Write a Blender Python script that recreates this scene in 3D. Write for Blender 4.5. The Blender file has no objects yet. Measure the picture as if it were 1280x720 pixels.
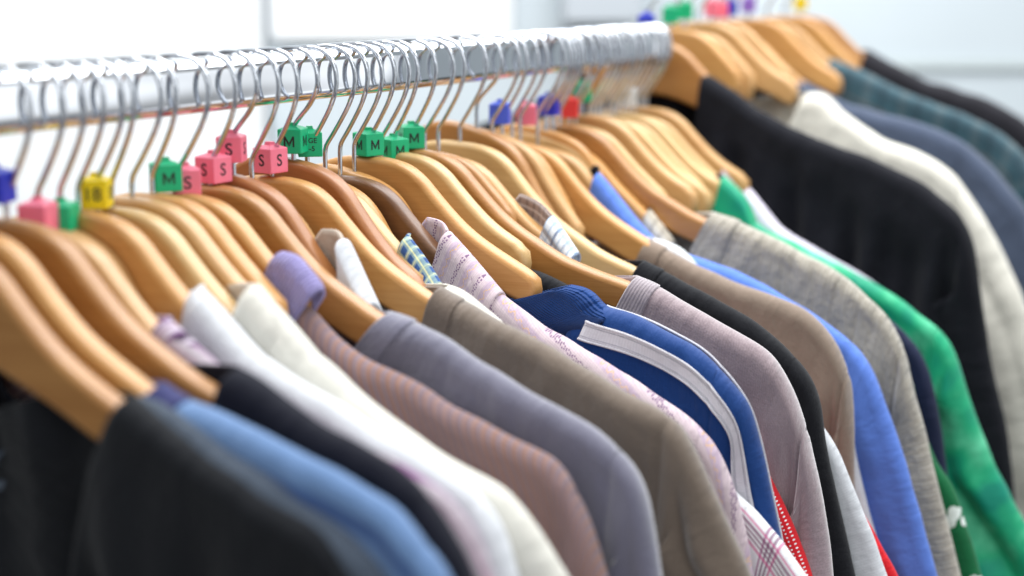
import bpy, bmesh, math, random
from mathutils import Vector, Matrix, noise
random.seed(7)
scene = bpy.context.scene
COL = scene.collection
R = math.radians

# ------------------------------------------------------------------ helpers
def link(o, parent=None):
    COL.objects.link(o)
    if parent is not None:
        o.parent = parent
    return o

def tag(o, label=None, cat=None, group=None, kind=None):
    if label: o['label'] = label
    if cat: o['category'] = cat
    if group: o['group'] = group
    if kind: o['kind'] = kind
    return o

def empty(name, loc, label, cat, group=None, rz=0.0):
    o = bpy.data.objects.new(name, None)
    o.empty_display_size = 0.02
    o.location = loc
    o.rotation_euler = (0, 0, rz)
    link(o)
    return tag(o, label, cat, group)

def mesh_obj(name, verts, faces, mat, parent=None, uvs=None, smooth=True):
    me = bpy.data.meshes.new(name)
    me.from_pydata(verts, [], faces)
    me.update()
    if uvs is not None:
        layer = me.uv_layers.new(name='UVMap')
        for lp in me.loops:
            layer.data[lp.index].uv = uvs[lp.vertex_index]
    if smooth:
        me.polygons.foreach_set('use_smooth', [True] * len(me.polygons))
    if mat is not None:
        me.materials.append(mat)
    o = bpy.data.objects.new(name, me)
    return link(o, parent)

def lin(h):
    """sRGB 0-255 triple to linear"""
    out = []
    for c in h:
        c = c / 255.0
        out.append(c / 12.92 if c <= 0.04045 else ((c + 0.055) / 1.055) ** 2.4)
    return (out[0], out[1], out[2], 1.0)

def smooth01(x):
    x = max(0.0, min(1.0, x))
    return x * x * (3 - 2 * x)

def catmull(pts, step):
    """resample a polyline as a Catmull-Rom curve, roughly every step"""
    P = [Vector(p) for p in pts]
    P = [P[0] * 2 - P[1]] + P + [P[-1] * 2 - P[-2]]
    out = []
    for i in range(1, len(P) - 2):
        n = max(2, int((P[i + 1] - P[i]).length / step))
        for k in range(n):
            t = k / n
            a, b, c, d = P[i - 1], P[i], P[i + 1], P[i + 2]
            out.append(0.5 * ((2 * b) + (c - a) * t + (2 * a - 5 * b + 4 * c - d) * t * t
                              + (3 * b - a - 3 * c + d) * t * t * t))
    out.append(P[-2].copy())
    # even spacing
    acc = [0.0]
    for i in range(1, len(out)):
        acc.append(acc[-1] + (out[i] - out[i - 1]).length)
    n = max(2, int(acc[-1] / step))
    res, j = [], 0
    for k in range(n + 1):
        s = acc[-1] * k / n
        while j < len(acc) - 2 and acc[j + 1] < s:
            j += 1
        f = (s - acc[j]) / max(1e-9, acc[j + 1] - acc[j])
        res.append(out[j].lerp(out[j + 1], min(1, max(0, f))))
    return res

def relax(P, n):
    P = [p.copy() for p in P]
    for _ in range(n):
        Q = [p.copy() for p in P]
        for i in range(1, len(P) - 1):
            Q[i] = P[i] * 0.5 + (P[i - 1] + P[i + 1]) * 0.25
        P = Q
    return P

# ------------------------------------------------------------------ node helpers
class NT:
    def __init__(self, name):
        self.mat = bpy.data.materials.new(name)
        self.mat.use_nodes = True
        self.t = self.mat.node_tree
        self.b = self.t.nodes['Principled BSDF']
    def n(self, typ, **kw):
        nd = self.t.nodes.new(typ)
        for k, v in kw.items():
            setattr(nd, k, v)
        return nd
    def l(self, a, b):
        self.t.links.new(a, b)
    def val(self, x, sock):
        if isinstance(x, (int, float)):
            sock.default_value = x
        elif isinstance(x, (tuple, list)):
            sock.default_value = x
        else:
            self.l(x, sock)
    def m(self, op, a, b=0.0, c=0.0):
        nd = self.n('ShaderNodeMath', operation=op)
        self.val(a, nd.inputs[0]); self.val(b, nd.inputs[1]); self.val(c, nd.inputs[2])
        return nd.outputs[0]
    def mix(self, fac, a, b, blend='MIX'):
        nd = self.n('ShaderNodeMix', data_type='RGBA', blend_type=blend)
        self.val(fac, nd.inputs[0]); self.val(a, nd.inputs[6]); self.val(b, nd.inputs[7])
        return nd.outputs[2]
    def noise(self, vec, scale, detail=3.0, rough=0.5):
        nd = self.n('ShaderNodeTexNoise')
        nd.inputs['Scale'].default_value = scale
        nd.inputs['Detail'].default_value = detail
        nd.inputs['Roughness'].default_value = rough
        if vec is not None:
            self.l(vec, nd.inputs['Vector'])
        return nd.outputs['Fac']
    def ramp(self, fac, stops, interp='LINEAR'):
        nd = self.n('ShaderNodeValToRGB')
        cr = nd.color_ramp
        cr.interpolation = interp
        while len(cr.elements) < len(stops):
            cr.elements.new(0.5)
        for e, (p, c) in zip(cr.elements, stops):
            e.position = p; e.color = c
        self.l(fac, nd.inputs[0])
        return nd.outputs[0]
    def uv(self):
        u = self.n('ShaderNodeTexCoord')
        s = self.n('ShaderNodeSeparateXYZ')
        self.l(u.outputs['UV'], s.inputs[0])
        return u.outputs['UV'], s.outputs[0], s.outputs[1]
    def band(self, x, period, lo, hi, soft=0.0):
        """1 where fract(x/period) lies between lo and hi"""
        f = self.m('FRACT', self.m('DIVIDE', x, period))
        a = self.m('GREATER_THAN', f, lo)
        b = self.m('LESS_THAN', f, hi)
        return self.m('MULTIPLY', a, b)
    def bump(self, h, strength, dist):
        nd = self.n('ShaderNodeBump')
        nd.inputs['Strength'].default_value = strength
        nd.inputs['Distance'].default_value = dist
        self.l(h, nd.inputs['Height'])
        self.l(nd.outputs[0], self.b.inputs['Normal'])
    def set(self, **kw):
        for k, v in kw.items():
            self.val(v, self.b.inputs[k.replace('_', ' ')])

def add_cloth(nt, color, weave=0.0009, bump=0.3, rough=0.9, sheen=0.3, mottle=0.10, rib=None, rib_v=False, course=.07):
    """finish a cloth material: colour socket or tuple, woven bump, sheen, slight mottling"""
    uvv, u, v = nt.uv()
    nz = nt.noise(uvv, 800.0, 3.0, 0.6)
    big = nt.noise(uvv, 22.0, 2.0)
    k = nt.m('ADD', nt.m('MULTIPLY', nz, mottle * 3.0), nt.m('MULTIPLY', big, mottle))
    k = nt.m('ADD', k, 1.0 - mottle * 2.0)
    mid = nt.noise(uvv, 170.0, 3.0, 0.6)
    if course:
        cl = nt.m('MULTIPLY', nt.m('SINE', nt.m('MULTIPLY', u, 6.2832 / .0017)), nt.m('MULTIPLY', mid, course))
        k = nt.m('ADD', k, cl)
    nd = nt.n('ShaderNodeVectorMath', operation='SCALE')
    if isinstance(color, tuple):
        nd.inputs[0].default_value = color[:3]
    else:
        nt.l(color, nd.inputs[0])
    nt.l(k, nd.inputs['Scale'])
    nt.l(nd.outputs[0], nt.b.inputs['Base Color'])
    w1 = nt.m('SINE', nt.m('MULTIPLY', u, 6.2832 / weave))
    w2 = nt.m('SINE', nt.m('MULTIPLY', v, 6.2832 / weave))
    h = nt.m('ADD', nt.m('MULTIPLY', nt.m('MULTIPLY', w1, w2), .35), nt.m('MULTIPLY', nz, 2.4))
    if rib:
        h = nt.m('ADD', h, nt.m('MULTIPLY', nt.m('SINE', nt.m('MULTIPLY', v if rib_v else u, 6.2832 / rib)), 2.2))
    h = nt.m('ADD', h, nt.m('MULTIPLY', mid, 8.0))
    wr = nt.n('ShaderNodeMapping'); wr.inputs['Scale'].default_value = (70.0, 28.0, 1.0); wr.inputs['Rotation'].default_value = (0, 0, R(25))
    nt.l(uvv, wr.inputs[0])
    h = nt.m('ADD', h, nt.m('MULTIPLY', nt.noise(wr.outputs[0], 1.0, 3.0, 0.55), 30.0))
    nt.bump(h, bump, 0.0004)
    nt.set(Roughness=rough, Sheen_Weight=sheen, Sheen_Roughness=0.5, Specular_IOR_Level=0.25)
    return nt.mat

def cloth(name, rgb, **kw):
    return add_cloth(NT(name), lin(rgb), **kw)

# ------------------------------------------------------------------ materials
MAT = {}
def plain(name, rgb, rough=0.5, metal=0.0, spec=0.5, coat=0.0):
    nt = NT(name)
    nt.set(Base_Color=lin(rgb), Roughness=rough, Metallic=metal, Specular_IOR_Level=spec, Coat_Weight=coat)
    return nt.mat

def wood(name, rgb, dark, streak=0.5):
    nt = NT(name)
    tc = nt.n('ShaderNodeTexCoord')
    oi = nt.n('ShaderNodeObjectInfo')
    mp = nt.n('ShaderNodeMapping')
    mp.inputs['Scale'].default_value = (9.0, 60.0, 55.0)
    mp.inputs['Rotation'].default_value = (0, R(18), 0)
    nt.l(tc.outputs['Object'], mp.inputs[0])
    cx = nt.n('ShaderNodeCombineXYZ')
    nt.l(nt.m('MULTIPLY', oi.outputs['Random'], 40.0), cx.inputs[0])
    nt.l(nt.m('MULTIPLY', oi.outputs['Random'], 17.0), cx.inputs[2])
    ad = nt.n('ShaderNodeVectorMath', operation='ADD')
    nt.l(mp.outputs[0], ad.inputs[0]); nt.l(cx.outputs[0], ad.inputs[1])
    g = nt.noise(ad.outputs[0], 1.3, 6.0, 0.62)
    sc = nt.n('ShaderNodeVectorMath', operation='MULTIPLY')
    nt.l(ad.outputs[0], sc.inputs[0]); sc.inputs[1].default_value = (0.6, 7.0, 7.0)
    fine = nt.noise(sc.outputs[0], 2.0, 4.0, 0.7)
    f = nt.m('ADD', nt.m('MULTIPLY', g, 0.55), nt.m('MULTIPLY', fine, 0.45))
    col = nt.ramp(f, [(0.5 - 0.22 * streak - 0.05, lin(dark)), (0.62, lin(rgb))])
    nt.l(col, nt.b.inputs['Base Color'])
    nt.bump(fine, 0.05, 0.0003)
    nt.set(Roughness=0.42, Specular_IOR_Level=0.4, Coat_Weight=0.25, Coat_Roughness=0.22)
    return nt.mat

WOODS = {
    'brown':   wood('varnished_brown_wood', (180, 129, 72), (148, 95, 44), 0.9),
    'tan':     wood('varnished_tan_wood', (204, 162, 108), (178, 130, 78), 0.9),
    'red':     wood('varnished_reddish_wood', (172, 114, 66), (142, 86, 44), 0.9),
    'honey':   wood('varnished_honey_wood', (204, 154, 92), (180, 122, 62), 0.9),
    'pale':    wood('varnished_pale_wood', (206, 172, 118), (186, 146, 92), 0.9),
    'walnut':  wood('varnished_walnut_wood', (120, 82, 52), (84, 52, 30), 0.9),
}

def chrome(name, rough, tone, tint):
    nt = NT(name)
    tc = nt.n('ShaderNodeTexCoord')
    n1 = nt.noise(tc.outputs['Object'], 900.0, 2.0)
    nt.set(Base_Color=(tone, tone * tint[0], tone * tint[1], 1), Metallic=1.0)
    nt.val(nt.m('ADD', nt.m('MULTIPLY', n1, 0.03), rough), nt.b.inputs['Roughness'])
    return nt.mat
MAT['chrome_rail'] = chrome('polished_chrome_tube', 0.01, .80, (1.02, 1.06))
MAT['chrome_wire'] = chrome('chrome_wire', 0.03, .62, (1.04, 1.11))
for k, c in dict(green=(16, 186, 126), pink=(255, 128, 152), yellow=(250, 218, 22), blue=(38, 52, 190),
                 red=(238, 62, 58), white=(240, 242, 244), violet=(150, 110, 200), light_blue=(84, 108, 232)).items():
    nt = NT('marker_plastic_' + k)
    nt.set(Base_Color=lin(c), Roughness=0.38, Specular_IOR_Level=0.45, Subsurface_Weight=0.12,
           Subsurface_Radius=(0.004, 0.004, 0.004))
    MAT[k] = nt.mat
MAT['ink'] = plain('black_marker_ink', (26, 26, 28), 0.6)

# --- patterned cloths (patterns live in the cloth's own coordinates)
def stripe_cloth(name, base, stripes, along='u', tilt=0.0, **kw):
    """stripes: list of (period_mm, lo, hi, rgb)"""
    nt = NT(name)
    uvv, u, v = nt.uv()
    x, y = (u, v) if along == 'u' else (v, u)
    x = nt.m('ADD', x, nt.m('MULTIPLY', y, tilt))
    col = lin(base)
    for per, lo, hi, rgb in stripes:
        col = nt.mix(nt.band(x, per * 0.001, lo, hi), col, lin(rgb))
    return add_cloth(nt, col, **kw)

def plaid_cloth(name, base, us, vs, alpha=0.6, tilt=0.0, **kw):
    nt = NT(name)
    uvv, u, v = nt.uv()
    x = nt.m('ADD', u, nt.m('MULTIPLY', v, tilt))
    y = nt.m('SUBTRACT', v, nt.m('MULTIPLY', u, tilt))
    col = lin(base)
    for src, lst in ((x, us), (y, vs)):
        for per, lo, hi, rgb in lst:
            f = nt.m('MULTIPLY', nt.band(src, per * 0.001, lo, hi), alpha)
            col = nt.mix(f, col, lin(rgb))
    return add_cloth(nt, col, **kw)

def lilac_cloth(name, along):
    nt = NT(name)
    uvv, u, v = nt.uv()
    if along == 'u':
        x, y = nt.m('ADD', u, nt.m('MULTIPLY', v, 0.12)), v
    else:
        x, y = nt.m('ADD', v, nt.m('MULTIPLY', u, -0.22)), u
    col = lin((208, 190, 194))
    col = nt.mix(nt.m('MULTIPLY', nt.band(x, 0.0165, 0.50, 0.80), 0.75), col, lin((186, 164, 184)))
    fine = nt.m('MULTIPLY', nt.band(x, 0.0011, 0.0, 0.45), 0.35)
    col = nt.mix(fine, col, lin((170, 146, 168)))
    # chain: two crossing sine lines, purple; and a single yellow zig-zag
    f = nt.m('MULTIPLY', nt.m('SUBTRACT', nt.m('FRACT', nt.m('DIVIDE', x, 0.0165)), 0.2), 0.0165)
    s = nt.m('MULTIPLY', nt.m('ABSOLUTE', nt.m('SINE', nt.m('MULTIPLY', y, 6.2832 / 0.0098))), 0.0010)
    d = nt.m('ABSOLUTE', nt.m('SUBTRACT', nt.m('ABSOLUTE', f), s))
    dash = nt.band(y, 0.0016, 0.0, 0.62)
    ln = nt.m('MULTIPLY', nt.m('LESS_THAN', d, 0.00045), dash)
    col = nt.mix(nt.m('MULTIPLY', ln, 0.85), col, lin((104, 66, 112)))
    f2 = nt.m('MULTIPLY', nt.m('SUBTRACT', nt.m('FRACT', nt.m('DIVIDE', x, 0.0165)), 0.68), 0.0165)
    s2 = nt.m('MULTIPLY', nt.m('SINE', nt.m('MULTIPLY', y, 6.2832 / 0.006)), 0.0010)
    d2 = nt.m('ABSOLUTE', nt.m('SUBTRACT', f2, s2))
    ln2 = nt.m('MULTIPLY', nt.m('LESS_THAN', d2, 0.00040), nt.band(y, 0.0014, 0.0, 0.7))
    col = nt.mix(nt.m('MULTIPLY', ln2, 0.8), col, lin((222, 178, 110)))
    return add_cloth(nt, col, weave=0.0008, bump=0.3, sheen=0.15, mottle=0.04)

def dots_cloth(name, base, dot):
    nt = NT(name)
    uvv, u, v = nt.uv()
    p = 0.0026
    fu = nt.m('SUBTRACT', nt.m('FRACT', nt.m('DIVIDE', u, p)), 0.5)
    fv = nt.m('SUBTRACT', nt.m('FRACT', nt.m('DIVIDE', v, p)), 0.5)
    r = nt.m('SQRT', nt.m('ADD', nt.m('MULTIPLY', fu, fu), nt.m('MULTIPLY', fv, fv)))
    col = nt.mix(nt.m('LESS_THAN', r, 0.22), lin(base), lin(dot))
    return add_cloth(nt, col, sheen=0.1)

def floral_cloth(name, base, pet):
    nt = NT(name)
    uvv, u, v = nt.uv()
    vo = nt.n('ShaderNodeTexVoronoi')
    vo.inputs['Scale'].default_value = 80.0
    nt.l(uvv, vo.inputs['Vector'])
    nz = nt.noise(uvv, 150.0, 3.0)
    e = nt.m('ADD', vo.outputs['Distance'], nt.m('MULTIPLY', nz, 0.35))
    col = nt.mix(nt.m('LESS_THAN', e, 0.56), lin(base), lin(pet))
    return add_cloth(nt, col, sheen=0.1)

MAT['black_cloth'] = cloth('black_suiting', (20, 22, 27), sheen=0.08, mottle=0.12)
MAT['denim_cloth'] = stripe_cloth('light_blue_chambray', (102, 132, 174), [(60, 0.2, 0.3, (66, 94, 146)), (60, 0.55, 0.8, (84, 96, 160))], 'v', 0.03, sheen=0.2)
MAT['indigo'] = cloth('indigo_twill', (58, 60, 104), sheen=0.1)
MAT['stitch'] = plain('pale_grey_stitching', (176, 176, 186), .8)
MAT['grey_strip'] = cloth('slate_grey_cotton', (74, 84, 98), sheen=0.3)
MAT['navy_cloth'] = cloth('navy_jersey', (14, 16, 30), sheen=0.04)
MAT['purple_stripe'] = stripe_cloth('purple_striped_cotton', (176, 164, 172), [(7, 0.0, 0.14, (140, 96, 138)), (7, 0.5, 0.58, (168, 128, 150)), (21, 0.66, 0.76, (112, 92, 116))], 'v', 0.05, sheen=0.1)
MAT['purple_collar'] = stripe_cloth('purple_striped_collar_cotton', (196, 184, 196), [(9, 0.0, 0.24, (122, 84, 128)), (9, 0.5, 0.62, (150, 104, 140)), (18, 0.6, 0.85, (72, 52, 76))], 'u', 0.2, sheen=0.1)
MAT['white_cotton'] = cloth('white_cotton', (212, 214, 218), sheen=0.1, mottle=0.03, bump=0.25)
MAT['cream_cotton'] = cloth('cream_white_cotton', (214, 211, 201), sheen=0.1, mottle=0.03, bump=0.25)
MAT['striped_peach'] = stripe_cloth('mauve_and_peach_striped_cotton', (126, 106, 112), [(6.0, 0.0, 0.46, (144, 108, 94)), (5.6, 0.64, 0.80, (138, 120, 126))], 'u', -0.6, sheen=0.2, mottle=0.06)
MAT['lavender_terry'] = cloth('lavender_ribbed_terry', (160, 150, 206), rib=0.0022, bump=0.8)
MAT['slate_knit'] = cloth('slate_lilac_jersey', (108, 106, 124), sheen=1.0, mottle=0.16)
MAT['taupe_knit'] = cloth('taupe_brown_jersey', (118, 104, 92), sheen=0.5, mottle=0.2)
MAT['taupe_rib'] = cloth('taupe_brown_collar_rib', (113, 99, 88), sheen=0.5, mottle=.2)
MAT['slate_rib'] = cloth('slate_lilac_collar_rib', (110, 108, 127), sheen=0.9, mottle=.16)
MAT['lilac'] = lilac_cloth('lilac_shirting_with_chain_stripes', 'v')
MAT['lilac_collar'] = lilac_cloth('lilac_collar_with_chain_stripes', 'u')
MAT['pink_plaid'] = plaid_cloth('white_shirting_with_pink_and_plum_checks', (240, 240, 242),
    [(46, 0.30, 0.34, (160, 70, 130)), (46, 0.38, 0.42, (120, 50, 100)), (46, 0.46, 0.50, (120, 50, 100)), (46, 0.54, 0.58, (214, 90, 150))],
    [(40, 0.06, 0.09, (214, 90, 150)), (40, 0.12, 0.17, (130, 50, 105)), (40, 0.21, 0.24, (130, 50, 105)), (40, 0.28, 0.31, (120, 40, 95)), (40, 0.35, 0.40, (214, 90, 150))], 0.7, sheen=0.05, mottle=0.02)
MAT['royal_blue'] = cloth('royal_blue_tricot', (15, 60, 124), weave=0.0012, sheen=0.15, rough=0.7, mottle=0.05)
MAT['royal_rib'] = cloth('royal_blue_ribbed_knit', (16, 60, 124), weave=0.0016, rib=0.0019, rib_v=True, bump=.8, sheen=0.1)
MAT['white_tape'] = cloth('white_stripe_tape', (216, 214, 220), weave=0.0010, sheen=0.1, mottle=0.03)
MAT['red_dots'] = dots_cloth('red_cotton_with_white_dots', (226, 36, 46), (250, 240, 240))
MAT['mauve_knit'] = cloth('mauve_grey_fleece', (152, 134, 138), weave=0.0011, sheen=1.0, mottle=0.26)
MAT['mauve_rib'] = cloth('mauve_grey_collar_rib', (156, 144, 150), sheen=0.8, mottle=.2, rib=0.0022, bump=0.35)
MAT['black_knit'] = cloth('black_wool_knit', (15, 16, 22), sheen=0.10, mottle=0.15)
MAT['bright_red'] = cloth('bright_red_jersey', (214, 26, 38), sheen=0.1)
MAT['brown_jersey'] = cloth('warm_taupe_jersey', (134, 117, 103), sheen=0.4, mottle=0.14)
MAT['cornflower'] = cloth('cornflower_blue_cotton', (92, 128, 212), sheen=0.15, mottle=0.04, bump=0.3)
MAT['linen'] = stripe_cloth('oatmeal_grey_linen_knit', (162, 155, 142), [(3.1, 0.0, 0.18, (190, 184, 172)), (7.3, 0.4, 0.48, (156, 147, 134))], 'u', 0.05, weave=0.0013, bump=0.8, sheen=0.5, mottle=0.28)
MAT['floral_green'] = floral_cloth('green_cotton_with_white_flowers', (22, 104, 62), (232, 240, 234))
MAT['navy_satin'] = cloth('navy_satin', (16, 26, 58), rough=0.5, sheen=0.05)
nt_ = NT('emerald_green_satin')
_uv, _u, _v = nt_.uv()
MAT['emerald'] = add_cloth(nt_, nt_.ramp(nt_.noise(_uv, 20.0, 3.0), [(.36, lin((6, 136, 112))), (.5, lin((28, 164, 116))), (.66, lin((100, 206, 160)))]), rough=0.45, sheen=0.1, mottle=0.06, bump=0.2)  # random light and dark tones in the colour stand in for satin shading
MAT['pale_lavender'] = cloth('pale_lavender_cotton', (224, 216, 232), sheen=0.1, mottle=0.03)
MAT['blue_white_plaid'] = plaid_cloth('white_shirting_with_fine_blue_checks', (232, 238, 244), [(5, 0.0, 0.22, (150, 180, 214)), (20, 0.5, 0.6, (70, 90, 140))], [(6, 0.0, 0.2, (160, 186, 216)), (24, 0.3, 0.42, (110, 96, 100))], 0.6, sheen=0.05, mottle=0.02)
MAT['brown_lining'] = plaid_cloth('brown_checked_lining', (140, 120, 112), [(6, 0.0, 0.3, (84, 70, 66))], [(6, 0.0, 0.3, (200, 190, 186))], 0.5)
MAT['yellow_plaid'] = plaid_cloth('blue_and_yellow_checked_cotton', (58, 90, 146), [(6.6, 0.0, 0.40, (170, 190, 176)), (6.6, 0.14, 0.24, (240, 232, 160))], [(6.6, 0.0, 0.40, (150, 176, 170)), (6.6, 0.14, 0.24, (240, 232, 160))], 0.6, sheen=0.05)
MAT['beige_plaid'] = plaid_cloth('beige_checked_cotton', (216, 208, 190), [(9, 0.0, 0.2, (110, 100, 92))], [(9, 0.0, 0.25, (150, 140, 124))], 0.5)
MAT['sky_cotton'] = stripe_cloth('pale_blue_striped_cotton', (206, 220, 240), [(14, 0.0, 0.3, (90, 110, 170))], 'u', sheen=0.1)
MAT['grey_lining'] = cloth('grey_beige_lining', (190, 178, 164), sheen=0.1, bump=0.25)
MAT['cream_wool'] = cloth('cream_wool', (216, 212, 200), sheen=0.3, mottle=0.06)
MAT['navy_wool'] = cloth('midnight_navy_wool', (12, 13, 22), sheen=0.04)
MAT['grey_blue'] = cloth('grey_blue_cotton', (68, 78, 98), sheen=0.2)
MAT['teal_plaid'] = plaid_cloth('teal_checked_flannel', (48, 78, 88), [(40, 0.1, 0.3, (86, 100, 104)), (40, 0.55, 0.7, (30, 48, 58))], [(44, 0.1, 0.3, (38, 56, 66)), (44, 0.6, 0.66, (110, 104, 100))], 0.5, sheen=0.3)
MAT['charcoal'] = cloth('charcoal_wool', (30, 29, 35), sheen=0.08)

RIDGE = {
  'black_jacket': (-0.291, [(118.4, -116.8), (131.2, -123.7), (154.3, -134.1), (177.6, -143.3), (198.2, -151.3), (215.1, -158.3), (227.9, -166.9), (238.2, -177.6), (244.0, -194.9)]),
  'grey_shirt': (-0.2834, [(117.1, -117.1), (128.0, -119.4), (150.0, -129.2), (171.5, -137.2), (192.4, -145.1), (212.7, -153.0), (230.4, -161.9), (244.6, -172.2), (251.3, -186.0)]),
  'denim': (-0.2753, [(123.3, -116.4), (136.4, -120.2), (175.8, -128.7), (211.0, -137.0), (236.7, -147.1), (252.0, -156.6), (263.2, -166.1), (270.6, -178.0)]),
  'navy_top': (-0.248, [(137.9, -112.5), (155.8, -118.7), (186.2, -129.4), (207.2, -136.1), (227.6, -144.6), (245.5, -158.2), (257.1, -173.5), (262.9, -186.4)]),
  'purple_stripe': (-0.2286, [(80.1, -99.8), (96.9, -110.1), (113.5, -121.0), (143.9, -132.0), (179.8, -141.5), (201.5, -146.1), (222.5, -151.3), (238.9, -159.2), (250.9, -171.4), (259.6, -191.3)]),
  'white_shirt': (-0.2019, [(81.4, -92.2), (103.2, -109.6), (122.4, -121.7), (159.9, -136.8), (195.8, -148.5), (225.9, -160.9), (246.8, -178.4), (257.0, -201.6)]),
  'cream_shirt': (-0.1786, [(94.5, -91.9), (111.5, -106.5), (129.2, -120.9), (142.6, -129.5), (161.3, -142.1), (184.3, -152.8), (206.7, -161.8), (228.5, -168.1), (242.6, -177.2), (254.0, -187.8), (269.5, -207.4)]),
  'striped_shirt': (-0.1319, [(63.5, -95.8), (74.1, -102.5), (83.0, -107.6), (94.8, -116.6), (107.6, -125.8), (122.8, -132.9), (147.8, -140.6), (176.8, -150.7), (200.2, -158.0), (223.1, -166.7), (237.9, -173.6), (246.8, -184.2), (255.7, -198.9), (266.4, -225.0)]),
  'slate_tee': (-0.1034, [(123.4, -117.6), (138.8, -119.7), (163.6, -128.7), (197.4, -143.8), (225.3, -153.2), (245.8, -161.8), (263.7, -176.2), (274.0, -195.1), (282.2, -232.0)]),
  'taupe_tee': (-0.0486, [(119.3, -114.6), (131.5, -119.7), (155.0, -127.1), (195.4, -141.5), (234.2, -156.2), (260.0, -166.4), (274.1, -181.6), (290.6, -211.5), (308.2, -246.4)]),
  'cream_top': (-0.0282, [(110.4, -116.0), (118.1, -117.1), (128.9, -122.9), (141.7, -131.3), (153.3, -140.7), (179.3, -158.3), (209.7, -170.1), (229.7, -194.6), (235.3, -230.7)]),
  'black_top': (0.0777, [(100.3, -126.1), (110.3, -127.7), (126.7, -131.7), (149.6, -141.7), (183.3, -159.3), (210.9, -181.1), (233.0, -213.5), (244.7, -252.5)]),
  'lilac_shirt': (0.0184, [(103.5, -115.7), (115.9, -128.2), (159.0, -149.8), (191.0, -163.2), (219.6, -175.6), (242.4, -187.4), (261.6, -204.8), (275.8, -240.4), (284.8, -275.7)]),
  'pink_plaid': (0.0364, [(157.7, -173.7), (203.8, -199.5), (240.4, -218.3), (268.4, -234.4), (288.7, -253.5), (309.8, -276.9), (316.3, -284.3)]),
  'blue_jacket': (0.0513, [(160.4, -132.5), (169.8, -136.9), (195.6, -141.4), (221.9, -150.4), (242.5, -160.9), (263.2, -182.2), (274.0, -209.6), (282.5, -239.9), (290.1, -270.6), (294.3, -289.6)]),
  'red_dots': (0.0777, [(155.6, -167.8), (211.1, -188.7), (240.7, -209.7), (260.5, -229.3), (271.7, -244.6), (283.7, -265.7), (295.9, -294.9)]),
  'mauve_tee': (0.0985, [(172.8, -128.6), (185.0, -132.4), (206.0, -140.4), (243.5, -156.2), (263.6, -169.7), (276.6, -189.5), (288.0, -220.5), (298.7, -259.4), (306.6, -300.2)]),
  'black_sweater': (0.1603, [(148.0, -131.0), (172.9, -139.5), (201.9, -151.5), (230.4, -165.5), (258.4, -184.9), (271.1, -205.6), (279.0, -239.3), (289.4, -281.0), (301.6, -323.7)]),
  'white_tunic': (0.1765, [(154.3, -161.0), (196.0, -177.4), (236.7, -203.5), (259.6, -220.6), (276.7, -239.3), (294.6, -274.2), (318.5, -326.0)]),
  'red_top': (0.1943, [(152.9, -187.5), (198.5, -210.2), (240.0, -238.2), (263.4, -259.8), (279.0, -272.4), (287.7, -282.0), (304.0, -304.9), (320.6, -333.1)]),
  'brown_tee': (0.2337, [(117.8, -131.4), (140.2, -139.3), (171.4, -149.6), (207.7, -159.1), (234.3, -167.0), (256.4, -185.9), (267.6, -208.8), (272.7, -243.6), (275.2, -283.7), (278.0, -342.2)]),
  'white_blouse': (0.258, [(108.4, -132.4), (121.5, -135.4), (139.7, -145.7), (168.4, -178.0), (214.9, -193.3), (248.4, -215.4), (262.5, -242.7), (268.1, -274.4), (277.8, -305.5), (289.5, -342.4), (293.3, -361.0)]),
  'blue_shirt': (0.273, [(82.5, -120.3), (104.2, -138.1), (129.2, -144.3), (167.8, -153.8), (229.9, -179.2), (266.4, -206.4), (281.7, -234.9), (298.7, -273.6), (313.7, -318.6), (327.4, -359.2)]),
  'linen_sweater': (0.3094, [(135.7, -118.6), (168.3, -127.5), (203.4, -142.0), (234.5, -154.6), (264.3, -177.1), (281.4, -200.7), (291.8, -230.4), (305.8, -273.6), (320.3, -323.0), (335.3, -370.7)]),
  'floral_green': (0.3394, [(131.1, -157.4), (194.1, -176.3), (235.7, -191.7), (264.2, -210.5), (282.5, -235.8), (292.8, -269.7), (306.3, -297.4), (321.3, -319.9), (344.3, -379.7)]),
  'navy_lining': (0.3721, [(141.2, -147.4), (208.2, -169.9), (255.2, -198.4), (279.9, -221.8), (294.2, -257.8), (303.4, -301.0), (311.5, -344.8), (321.9, -395.0)]),
  'green_jacket': (0.4125, [(114.2, -130.4), (132.2, -143.0), (167.1, -155.2), (194.5, -165.2), (254.5, -193.5), (280.8, -211.2), (295.5, -228.7), (310.1, -265.5), (330.0, -308.1), (349.4, -344.0), (374.6, -385.2)]),
  'lavender_shirt': (0.4568, [(99.7, -116.7), (118.5, -136.0), (140.7, -153.5), (180.0, -171.8), (228.9, -198.0), (257.1, -229.9), (270.7, -296.1), (285.3, -376.8)]),
}
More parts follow.
